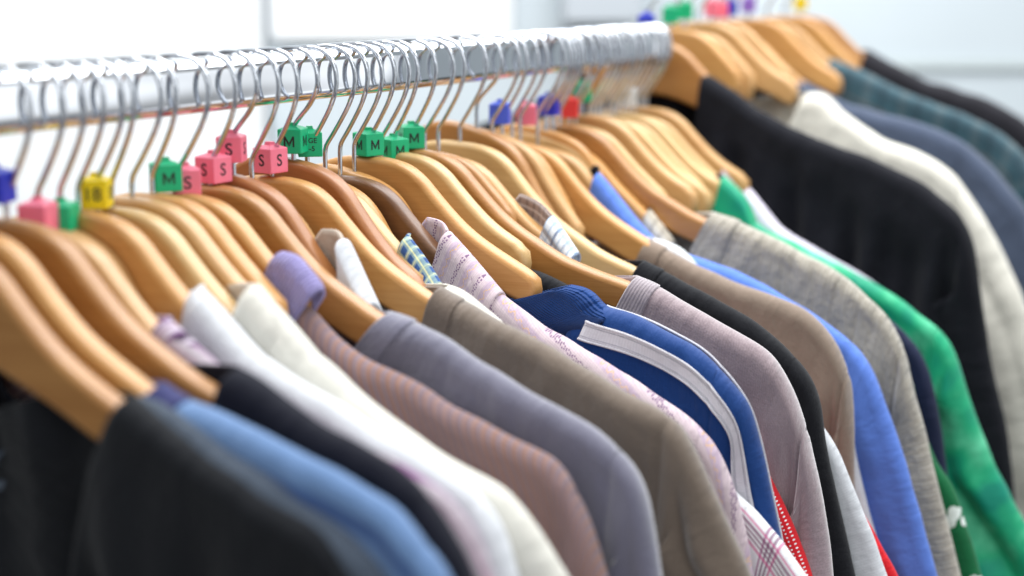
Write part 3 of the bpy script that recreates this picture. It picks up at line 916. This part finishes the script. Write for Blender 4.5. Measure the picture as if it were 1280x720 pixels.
def marker_mesh():
    a = .0074
    bm = bmesh.new()
    bmesh.ops.create_cube(bm, size=2 * a)
    bmesh.ops.bevel(bm, geom=bm.edges[:], offset=.0007, segments=3, profile=.5, affect='EDGES')
    me = bpy.data.meshes.new('marker_block')
    bm.to_mesh(me); bm.free()
    return me
MB = marker_mesh()
def marker(y, z, rot, color, txt, label, base=Vector((0, 0, 0)), big=1.0):
    e = empty('size_marker', (base.x, y, base.z + z * .001 - .0074), label, 'size marker',
              'coloured size markers clipped on hanger hooks', R(rot))
    e.scale = (big, big, big)
    me = MB.copy(); me.materials.append(MAT[color])
    o = bpy.data.objects.new('marker_block', me); o.location = (0, 0, .0074); link(o, e)
    # shallow pyramid lid and the little collar that grips the wire
    a = .0070
    vs = [(-a, -a, 0), (a, -a, 0), (a, a, 0), (-a, a, 0)] + [(x * .0022, yy * .0022, .0019) for x, yy in ((-1, -1), (1, -1), (1, 1), (-1, 1))] + \
         [(x * .0019, yy * .0019, .0036) for x, yy in ((-1, -1), (1, -1), (1, 1), (-1, 1))]
    fs = [(i, (i + 1) % 4, (i + 1) % 4 + 4, i + 4) for i in range(4)] + [(i + 4, (i + 1) % 4 + 4, (i + 1) % 4 + 8, i + 8) for i in range(4)] + [(8, 9, 10, 11)]
    c = mesh_obj('marker_lid', vs, fs, MAT[color], e, smooth=False); c.location = (0, 0, .0147)
    if txt:
        for k in range(4):
            t = bpy.data.objects.new('size_lettering', letter_mesh(txt)); link(t, e)
            t.rotation_euler = (R(90), 0, R(90 * k))
            t.location = (math.sin(R(90 * k)) * .00745, -math.cos(R(90 * k)) * .00745, .0074)
    return e

# ------------------------------------------------------------------ hangers and clothes on the near rail
HG = 'wooden hangers on the near chrome rail'
GG = 'clothes on the near chrome rail'
def fit(ridge, dz=None):
    """the widest hanger whose arms stay under the cloth, and how much lower it sits"""
    C = catmull(ridge, 4)
    for end in (214, 155, 128, 104):
        need = min([0] + [p.y - 3.0 - wood_top(p.x) for p in C if p.x < end + 4])
        if need > -4 or end == 104:
            if dz is None:
                return max(-16, need), end
            if dz <= need + .1 or end == 104:
                return dz, end

OVER = {'blue_jacket': dict(dz=0, end=128), -.0282: dict(dz=6, end=104, tilt=7), 'yellow_plaid': dict(dz=-9, end=88),
        'black_sweater': dict(dz=-1, end=155, tilt=3), 'white_collar_shirt': dict(dz=3, end=88, tilt=8), 'striped_shirt': dict(end=88, dz=-2),
        'white_tunic': dict(dz=7, end=88, tilt=14), 'red_top': dict(dz=2, end=88, tilt=11), 'brown_tee': dict(dz=-8, end=128, tilt=1.5),
        'blue_shirt': dict(dz=-15, end=72, tilt=5), 'light_blue_shirt': dict(end=88, dz=0), 'beige_plaid': dict(end=88, dz=-16), -.1490: dict(end=88)}
HANGERS = [  # y, tone, dz (None: fitted), sx, key, label
 (-.291, 'brown', None, 1, 'black_jacket', 'brown wooden hanger in the black jacket, lowest at far left'),
 (-.2753, 'honey', None, 1, 'denim', 'honey wooden hanger carrying the light blue shirt, second from the left edge'),
 (-.248, 'brown', None, 1, 'navy_top', 'blurred brown hanger with a blue marker, its arm ending in the dark navy top'),
 (-.2286, 'tan', None, 1, 'purple_stripe', 'pale tan hanger right behind the big brown one, carrying the purple striped shirt'),
 (-.2019, 'honey', None, 1, 'white_shirt', 'orange honey hanger running into the left of two white shirt collars'),
 (-.1786, 'pale', None, 1, 'cream_shirt', 'pale hanger below the yellow marker, carrying the cream white shirt'),
 (-.1641, 'tan', 1, 1, 'light_blue_shirt', 'tan hanger just right of the yellow marker, carrying a pale blue collar'),
 (-.1490, 'honey', 0, 1, None, 'honey hanger directly under the green M marker at left'),
 (-.1290, 'honey', None, 1, 'striped_shirt', 'honey hanger running into the collar of the peach striped shirt'),
 (-.1034, 'brown', None, 1, 'slate_tee', 'large brown hanger with its broad face showing, carrying the slate lilac tee'),
 (-.083, 'red', 4, 1, 'white_collar_shirt', 'reddish hanger below two pink markers, carrying a white shirt with grey inner collar'),
 (-.0486, 'honey', None, 1, 'taupe_tee', 'bright honey hanger carrying the taupe brown tee'),
 (-.0282, 'red', 7, 1, None, 'reddish brown hanger under the sharp green M marker'),
 (-.0150, 'pale', 4, 1, 'yellow_plaid', 'pale hanger hugging the reddish brown one, with a blue and yellow checked collar'),
 (.0184, 'walnut', None, 1, 'lilac_shirt', 'dark walnut hanger carrying the lilac chain striped shirt'),
 (.0490, 'honey', None, 1, 'blue_jacket', 'honey hanger running into the ribbed collar of the blue track jacket'),
 (.0777, 'pale', None, 1, 'red_dots', 'pale hanger between the blue jacket hanger and the brown one with the green M'),
 (.0985, 'brown', None, 1, 'mauve_tee', 'sharp brown hanger under a tilted green M marker, carrying the mauve grey tee'),
 (.1322, 'tan', -8, 1, 'white_plaid', 'tan hanger hidden behind the sharp brown one, carrying a fine blue checked collar'),
 (.1603, 'pale', None, 1, 'black_sweater', 'pale yellowish hanger carrying the black sweater'),
 (.1830, 'brown', 7, 1, 'white_tunic', 'brown hanger rising right behind the pale yellowish one'),
 (.2050, 'tan', 2, 1, 'red_top', 'tan hanger just left of the blue marker, behind the pale yellowish one'),
 (.2337, 'honey', None, 1, 'brown_tee', 'honey hanger carrying the warm taupe tee'),
 (.273, 'tan', -14, 1, 'blue_shirt', 'tan hanger carrying the cornflower blue shirt'),
 (.2962, 'honey', -16, 1, 'beige_plaid', 'low honey hanger carrying a beige checked collar'),
 (.3094, 'brown', None, 1, 'linen_sweater', 'broad brown hanger carrying the oatmeal linen sweater'),
 (.3470, 'tan', 4, 1, 'floral_green', 'tan hanger under the round green marker near the rail end'),
 (.3760, 'pale', 0, .92, 'navy_lining', 'pale hanger behind the broad brown one of the linen sweater'),
 (.4125, 'pale', 0, .72, 'green_jacket', 'pale hanger under the white marker, carrying the emerald jacket'),
 (.4568, 'tan', 2, .74, 'lavender_shirt', 'last tan hanger at the far end of the near rail'),
]
for y, tone, dz, sx, key, label in HANGERS:
    end = 104
    if key in RIDGE and key not in ('white_tunic', 'red_top', 'white_blouse', 'floral_green', 'navy_lining', 'red_dots'):
        dz, end = fit(RIDGE[key][1], dz)
    o = OVER.get(key if key else y, {})
    hanger(y, tone, label, HG, o.get('dz', dz or 0), end=o.get('end', end), tilt=o.get('tilt', 0))

GAR = {}
def g(key, name, label, cat, mat, **kw):
    y, ridge = RIDGE[key]
    y = kw.pop('y', y)
    e, cut = garment(name, label, cat, y, ridge, MAT[mat], group=GG, seed=len(GAR) + 3, **kw)
    GAR[key] = (e, cut)
    return e, cut
def c(key, e, mat, inner=None, **kw):
    collar(e, 0.0, COLLAR[key][1], MAT[mat], inner=MAT[inner] if inner else None, **kw)

g('black_jacket', 'jacket', 'big black jacket filling the lower left corner', 'jacket', 'black_cloth', d0=(-.6, 1), r=.0085, fold=.006)
g('grey_shirt', 'shirt', 'slate grey shirt, a thin strip between the black jacket and light blue shirt', 'shirt', 'grey_strip', r=.0085)
g('denim', 'shirt', 'light blue shirt behind the black jacket at lower left', 'shirt', 'denim_cloth', d0=(-.5, 1), r=.0085, rib=(.012, MAT['indigo']))
g('navy_top', 'sweater', 'dark navy top between the light blue shirt and the white shirts', 'sweater', 'navy_cloth', d0=(-.4, 1), r=.009)
e, _ = g('purple_stripe', 'shirt', 'purple and grey striped shirt just in front of the white shirts', 'shirt', 'purple_stripe', r=.0075)
c('purple_stripe', e, 'purple_collar')
e, _ = g('white_shirt', 'shirt', 'left one of the two white collared shirts, nearer the navy top', 'shirt', 'white_cotton', r=.009)
c('white_shirt', e, 'white_cotton', d=(-.25, -1), front=.042, r=.0095)
e, _ = g('cream_shirt', 'shirt', 'right one of the two white shirts, creamier, with open grey inner collar', 'shirt', 'cream_cotton', r=.011)
c('cream_shirt', e, 'cream_cotton', 'grey_lining', d=(-.35, -1), front=.042, r=.010)
e, _ = g('striped_shirt', 'shirt', 'mauve and peach striped shirt with a lavender ribbed collar', 'shirt', 'striped_peach', r=.0085, crease=.004, arm=246)
c('striped_shirt', e, 'lavender_terry', d=(-.55, -1), bend=(-.62, -.85), front=.036, r=.0080, band=False)
g('slate_tee', 'tee_shirt', 'slate lilac grey tee with a lit shoulder edge', 'tee shirt', 'slate_knit', d0=(-1.0, 1.0), r=.0086, rib=(.014, MAT['slate_rib']), fold=.0014)
e, _ = g('taupe_tee', 'tee_shirt', 'dark taupe brown tee with a folded sleeve', 'tee shirt', 'taupe_knit', d0=(-.35, 1), r=.009, rib=(.0135, MAT['taupe_rib']), sfold=.0060, arm=258, seam=.3, crease=.0055)
g('cream_top', 'tee_shirt', 'cream top showing as a thin strip between the taupe tee and the lilac collar', 'tee shirt', 'cream_cotton', r=.0085)
e, cut = g('lilac_shirt', 'shirt', 'lilac shirt with purple chain stripes in the middle', 'shirt', 'lilac', r=.0085)
c('lilac_shirt', e, 'lilac_collar', d=(-.30, -1), front=.040, r=.0088)
g('pink_plaid', 'shirt', 'white shirt with pink and plum checks showing low beside the blue jacket', 'shirt', 'pink_plaid', r=.0065, sleeve_len=.20)
e, cut = g('blue_jacket', 'track_jacket', 'royal blue track jacket with ribbed collar and white shoulder stripe', 'jacket', 'royal_blue', d0=(-.5, 1), r=.0085, fold=.001, sfold=.0006, bulge=.0006)
# ribbed collar standing round the hanger
collar(e, 0.0, COLLAR['jacket_rib'][1], MAT['royal_rib'], d=(-.95, -.30), bend=(-.76, -.65), front=.075, front_end=.034, r=.0100,
       name='ribbed_collar', splay=-.02, band=False)
ss = frange(.010, cut.S[-1] - .25, .003)
def ribbon(name, t0, t1, lift, mat, side=-1, s0=.010):
    vs, us, fs = [], [], []
    rows = frange(s0, cut.S[-1] - .22, .003)
    ts = frange(t0, t1, .0012)
    for s in rows:
        for t in ts:
            x, z = cut.point(s, abs(t), True)
            yy = side * cut.ycap(s, abs(t), 0, .125 if s > cut.sa else None) + cut.yoff(s, abs(t), x, z)
            nx = min(1.0, abs(t) / cut.r)
            vs.append((x, yy + side * lift * nx, z + lift * (1 - nx))); us.append((s, t))
    n = len(ts)
    for i in range(len(rows) - 1):
        for j in range(n - 1):
            a = i * n + j
            fs.append((a, a + 1, a + n + 1, a + n))
    o = solid(mesh_obj(name, vs, fs, mat, e, us), .0012)
    o.modifiers[0].offset = 0
    k = o.copy(); k.name = name; link(k, e); k.scale = (-1, 1, 1)
    return o
ribbon('shoulder_stripe', .0085, .0190, .0012, MAT['white_tape'], s0=.009)
ribbon('stripe_piping', .0078, .0090, .0024, MAT['white_tape'], s0=.009)
ribbon('stripe_stitching', .0104, .0108, .0014, MAT['stitch'], s0=.009)
ribbon('stripe_stitching', .0168, .0172, .0014, MAT['stitch'], s0=.009)
ribbon('stripe_piping', .0185, .0197, .0024, MAT['white_tape'], s0=.009)
ribbon('back_piping', .0012, .0030, .0014, MAT['white_tape'], side=1, s0=.012)
g('black_top', 'tee_shirt', 'black top showing as a sliver between two hangers above the blue ribbed collar', 'tee shirt', 'black_knit', r=.007)
g('red_dots', 'shirt', 'red shirt with small white dots peeping out beside the blue jacket', 'shirt', 'red_dots', r=.0065, y=.0860)
g('mauve_tee', 'sweater', 'mauve grey fleece top right of the blue track jacket', 'sweater', 'mauve_knit', d0=(-.55, 1), r=.0087, rib=(.014, MAT['mauve_rib']), arm=284, sfold=.0034, seam=.35, crease=.0050, fold=.003)
g('black_sweater', 'sweater', 'black knitted sweater between the mauve fleece and the warm taupe tee', 'sweater', 'black_knit', d0=(-.5, 1), r=.009, rib=(.013, MAT['black_knit']))
g('white_tunic', 'shirt', 'white sleeve showing low between the black sweater and a red top', 'shirt', 'white_cotton', r=.006, y=.1765)
g('red_top', 'tee_shirt', 'bright red top showing low between two white sleeves', 'tee shirt', 'bright_red', r=.006, y=.1943)
g('brown_tee', 'tee_shirt', 'warm light taupe tee right of the black sweater', 'tee shirt', 'brown_jersey', d0=(-.5, 1), r=.009, rib=(.012, MAT['brown_jersey']), arm=266, sfold=.0042, seam=.3, crease=.005)
g('white_blouse', 'shirt', 'white sleeve showing as a sliver left of the cornflower blue shirt', 'shirt', 'white_cotton', r=.006)
e, _ = g('blue_shirt', 'shirt', 'cornflower blue shirt with its collar turned up', 'shirt', 'cornflower', r=.0085, sfold=.003, y=.273)
c('blue_shirt', e, 'cornflower', 'navy_cloth', d=(-.25, -1), front=.040, r=.0088)
g('linen_sweater', 'sweater', 'oatmeal grey linen knit sweater between blue shirt and emerald jacket', 'sweater', 'linen', d0=(-.55, 1), r=.0092, rib=(.020, MAT['linen']), arm=283, seam=.35, crease=.003)
g('floral_green', 'shirt', 'dark green shirt with white flowers low beside the linen sweater', 'shirt', 'floral_green', r=.0065)
g('navy_lining', 'jacket', 'dark navy satin jacket between the floral shirt and the emerald jacket', 'jacket', 'navy_satin', r=.007)
e, _ = g('green_jacket', 'jacket', 'shiny emerald green jacket at the right end of the near rail', 'jacket', 'emerald', r=.0095, sfold=.006, arm=280, crease=.006)
c('green_jacket', e, 'emerald', 'navy_satin', d=(-.2, -1), bend=(.25, -1), front=.050, r=.0085)
e, _ = g('lavender_shirt', 'shirt', 'pale lavender shirt, only its collar showing behind the emerald one', 'shirt', 'pale_lavender', r=.007)
c('lavender_shirt', e, 'pale_lavender', d=(-.2, -1), front=.036)

def small(key, name, label, cat, mat, cmat, inner=None, **kw):
    """shirts of which only the collar shows between the hangers"""
    y, pts = COLLAR[key]
    y = kw.pop('y', y)
    x0, z0 = pts[-1]
    ridge = [(x0 - 4, z0 - 3), (x0 + 8, z0 - 22), (x0 + 34, z0 - 44), (x0 + 62, z0 - 58), (x0 + 85, z0 - 72), (x0 + 98, z0 - 95), (x0 + 106, z0 - 130)]
    e, cut = garment(name, label, cat, y, ridge, MAT[mat], group=GG, seed=hash(len(key)) % 50, r=.0065, arm=x0 + 80)
    collar(e, 0.0, pts, MAT[cmat], inner=MAT[inner] if inner else None, **kw)
small('light_blue_shirt', 'shirt', 'pale blue shirt of which a bit of collar shows left of the lavender collar', 'shirt', 'sky_cotton', 'sky_cotton', front=.03)
small('white_collar_shirt', 'shirt', 'white shirt with a standing collar and grey inside, between two hangers', 'shirt', 'white_cotton', 'white_cotton', 'grey_lining', d=(.1, -1), bend=(.3, -1), front=.04, r=.0088)
small('yellow_plaid', 'shirt', 'blue and yellow checked shirt, its collar beside the walnut hanger', 'shirt', 'yellow_plaid', 'yellow_plaid', d=(-.3, -1), y=-.0130, front=.034)
small('white_plaid', 'shirt', 'white shirt with fine blue checks, its collar behind the sharp brown hanger', 'shirt', 'blue_white_plaid', 'blue_white_plaid', 'brown_lining', d=(-.4, -1), front=.034)
small('beige_plaid', 'shirt', 'beige checked shirt, its collar behind the cornflower blue shirt', 'shirt', 'beige_plaid', 'beige_plaid', 'black_knit', d=(-.3, -1), front=.034)

# ------------------------------------------------------------------ markers on the near rail
for a in [
 (-.254, -39, 22, 'blue', None, 'blue size marker cut by the left edge of the picture'),
 (-.2286, -57.5, 20, 'pink', None, 'blurred pink marker half hidden behind the big brown hanger at left'),
 (-.2140, -60, 25, 'green', None, 'small blurred green marker between the half hidden pink one and the yellow one'),
 (-.1900, -50, 32, 'yellow', '18', 'yellow size marker reading 18'),
 (-.1385, -47.5, 56, 'green', 'M', 'leftmost green marker with an M, blurred, beside a pink marker'),
 (-.1230, -52, 50, 'pink', 'S', 'blurred pink marker touching the right side of the leftmost green M'),
 (-.1000, -47.5, -3, 'pink', 'S', 'pink S marker behind the thick hook wire, lower of the pink pair'),
 (-.0840, -37.5, 28, 'pink', 'S', 'pink S marker highest of the pink ones'),
 (-.0500, -47.5, -5, 'pink', 'S', 'rightmost pink S marker, turned on its corner, below the sharp green M'),
 (-.0282, -38.0, 20, 'green', 'M', 'sharp large green M marker in focus with pyramid top'),
 (-.0120, -41.5, 40, 'green', 'AGE\n4-5', 'green marker reading AGE 4-5 half hidden by the sharp M'),
 (.0490, -47.5, -17, 'green', 'M', 'green M marker turned on its corner behind two hook wires'),
 (.0777, -54, -20, 'green', 'M', 'low small green M marker left of the tilted one'),
 (.0985, -47.5, 50, 'green', 'M', 'rightmost green M marker with pale left side, above the sharp brown hanger'),
 (.2160, -41, 24, 'light_blue', None, 'light blue marker left of the coral pink one'),
 (.2560, -45, 28, 'pink', None, 'coral pink marker between two blue ones'),
 (.2910, -40.5, 12, 'blue', None, 'deep blue marker right of the coral pink one'),
 (.3250, -45, 24, 'red', None, 'red marker right of the deep blue one'),
 (.3470, -34, 24, 'green', None, 'round looking green marker above the broad brown hanger'),
 (.4330, -44, 24, 'white', None, 'white marker near the end of the near rail'),
]:
    marker(*a)
# hooks of tightly packed hangers whose markers and arms hide behind their neighbours
for y, tone, lab in [(-.214, 'tan', 'tan hanger hidden behind the orange honey one, with a small green marker'),
                     (-.190, 'brown', 'brown hanger whose hook drops behind the yellow marker'),
                     (-.067, 'tan', 'tan hanger squeezed between the reddish hanger and the bright honey one'),
                     (.0030, 'honey', 'honey hanger squeezed in just left of the walnut one'),
                     (.0335, 'honey', 'honey hanger squeezed between the walnut hanger and the blue jacket hanger'),
                     (.0635, 'tan', 'tan hanger squeezed behind the blue jacket hanger'),
                     (.1150, 'brown', 'brown hanger whose hook drops straight behind the tilted green M'),
                     (.2190, 'honey', 'honey hanger below the light blue marker'),
                     (.2880, 'honey', 'honey hanger below the deep blue marker'),
                     (.3250, 'pale', 'pale hanger below the red marker'),
                     (.3600, 'honey', 'honey hanger just right of the round looking green marker'),
                     (.3960, 'pale', 'pale hanger third from the far end of the near rail'),
                     (.4340, 'pale', 'pale hanger second from the far end of the near rail')]:
    hanger(y, tone, lab, HG, -3 if y > .1 else -8, end=72 if y < .3 else 88, tilt=12 if y < .3 and y not in (.115,) else 0, thick=.8)

for y in (.2460, .2850, .2995, .3365, .3680, .3840, .4050, .4235, .4455, .4640, .4710):
    hanger(y, 'pale', 'slim wooden hanger packed tight near the far rail end, little but its hook showing', HG, -9, end=72, tilt=12, thick=.5)
# ------------------------------------------------------------------ the far rail
HB = 'wooden hangers on the far rail'
GB = 'clothes on the far rail'
for y, tone, sx, dz, lab in [
 (.5075, 'brown', 1, -14, 'broad brown hanger inside the midnight navy blazer'),
 (.5598, 'honey', .70, -5, 'honey hanger of the far rail just right of the broad brown one'),
 (.5930, 'tan', .70, -8, 'tan hanger of the far rail below the second green marker'),
 (.6800, 'pale', .70, -8, 'pale hanger of the far rail below the second pink marker'),
 (.6235, 'tan', 1, None, 'long tan hanger of the far rail carrying the cream jacket'),
 (.6592, 'tan', .80, 0, 'tan hanger of the far rail right behind the long one'),
 (.7049, 'honey', 1, None, 'honey hanger of the far rail carrying the grey blue shirt'),
 (.7554, 'honey', 1, 0, 'honey hanger of the far rail between the grey blue shirt and the teal checked one'),
 (.8087, 'tan', 1, None, 'tan hanger of the far rail carrying the teal checked shirt'),
 (.8627, 'honey', .8, 0, 'honey hanger of the far rail next to last, before the orange brown one'),
 (.9145, 'brown', 1, None, 'last orange brown hanger of the far rail, in the charcoal coat below the yellow marker')]:
    end = 72 if sx < .75 else 88 if sx < .9 else 104
    if dz is None:
        dz, end = fit([r for k, (yy, r) in BACK.items() if abs(yy - y) < .001][0])
    hanger(y, tone, lab, HB, dz, base=RAIL2, end=end)
for key, name, label, cat, mat, kw in [
 ('navy_blazer', 'blazer', 'large midnight navy blazer blurred at right', 'jacket', 'navy_wool', dict(d0=(-.1, 1), r=.012, arm=292, fold=.007, crease=.004)),
 ('cream_jacket', 'jacket', 'cream white jacket behind the navy blazer', 'jacket', 'cream_wool', dict(d0=(-.5, 1), r=.013, arm=262)),
 ('grey_blue_shirt', 'shirt', 'grey blue shirt behind the cream jacket', 'shirt', 'grey_blue', dict(d0=(-.3, 1), r=.012, arm=240)),
 ('teal_plaid', 'shirt', 'teal checked flannel shirt at upper right', 'shirt', 'teal_plaid', dict(d0=(-.3, 1), r=.013, arm=245)),
 ('charcoal_coat', 'coat', 'charcoal coat farthest back at the upper right edge', 'coat', 'charcoal', dict(d0=(-.3, 1), r=.014, arm=245))]:
    y, ridge = BACK[key]
    garment(name, label, cat, y, ridge, MAT[mat], base=RAIL2, group=GB, seed=len(key), **kw)
for a in [(.5075, -54, 20, 'blue', None, 'blurred blue marker leftmost on the far rail'),
          (.5598, -48, 24, 'green', None, 'blurred green marker leftmost of two on the far rail'),
          (.5930, -45, 24, 'green', None, 'blurred green marker right of the other green one on the far rail'),
          (.6592, -44, 20, 'pink', None, 'blurred bright pink marker on the far rail'),
          (.6800, -46, 26, 'pink', None, 'blurred second pink marker right of the bright pink one on the far rail'),
          (.7049, -44, 24, 'blue', None, 'blurred blue marker right of the pink pair on the far rail'),
          (.7554, -42, 24, 'violet', None, 'blurred violet marker on the far rail'),
          (.9145, -43, 24, 'yellow', None, 'blurred yellow marker on the far rail')]:
    marker(*a, base=RAIL2)
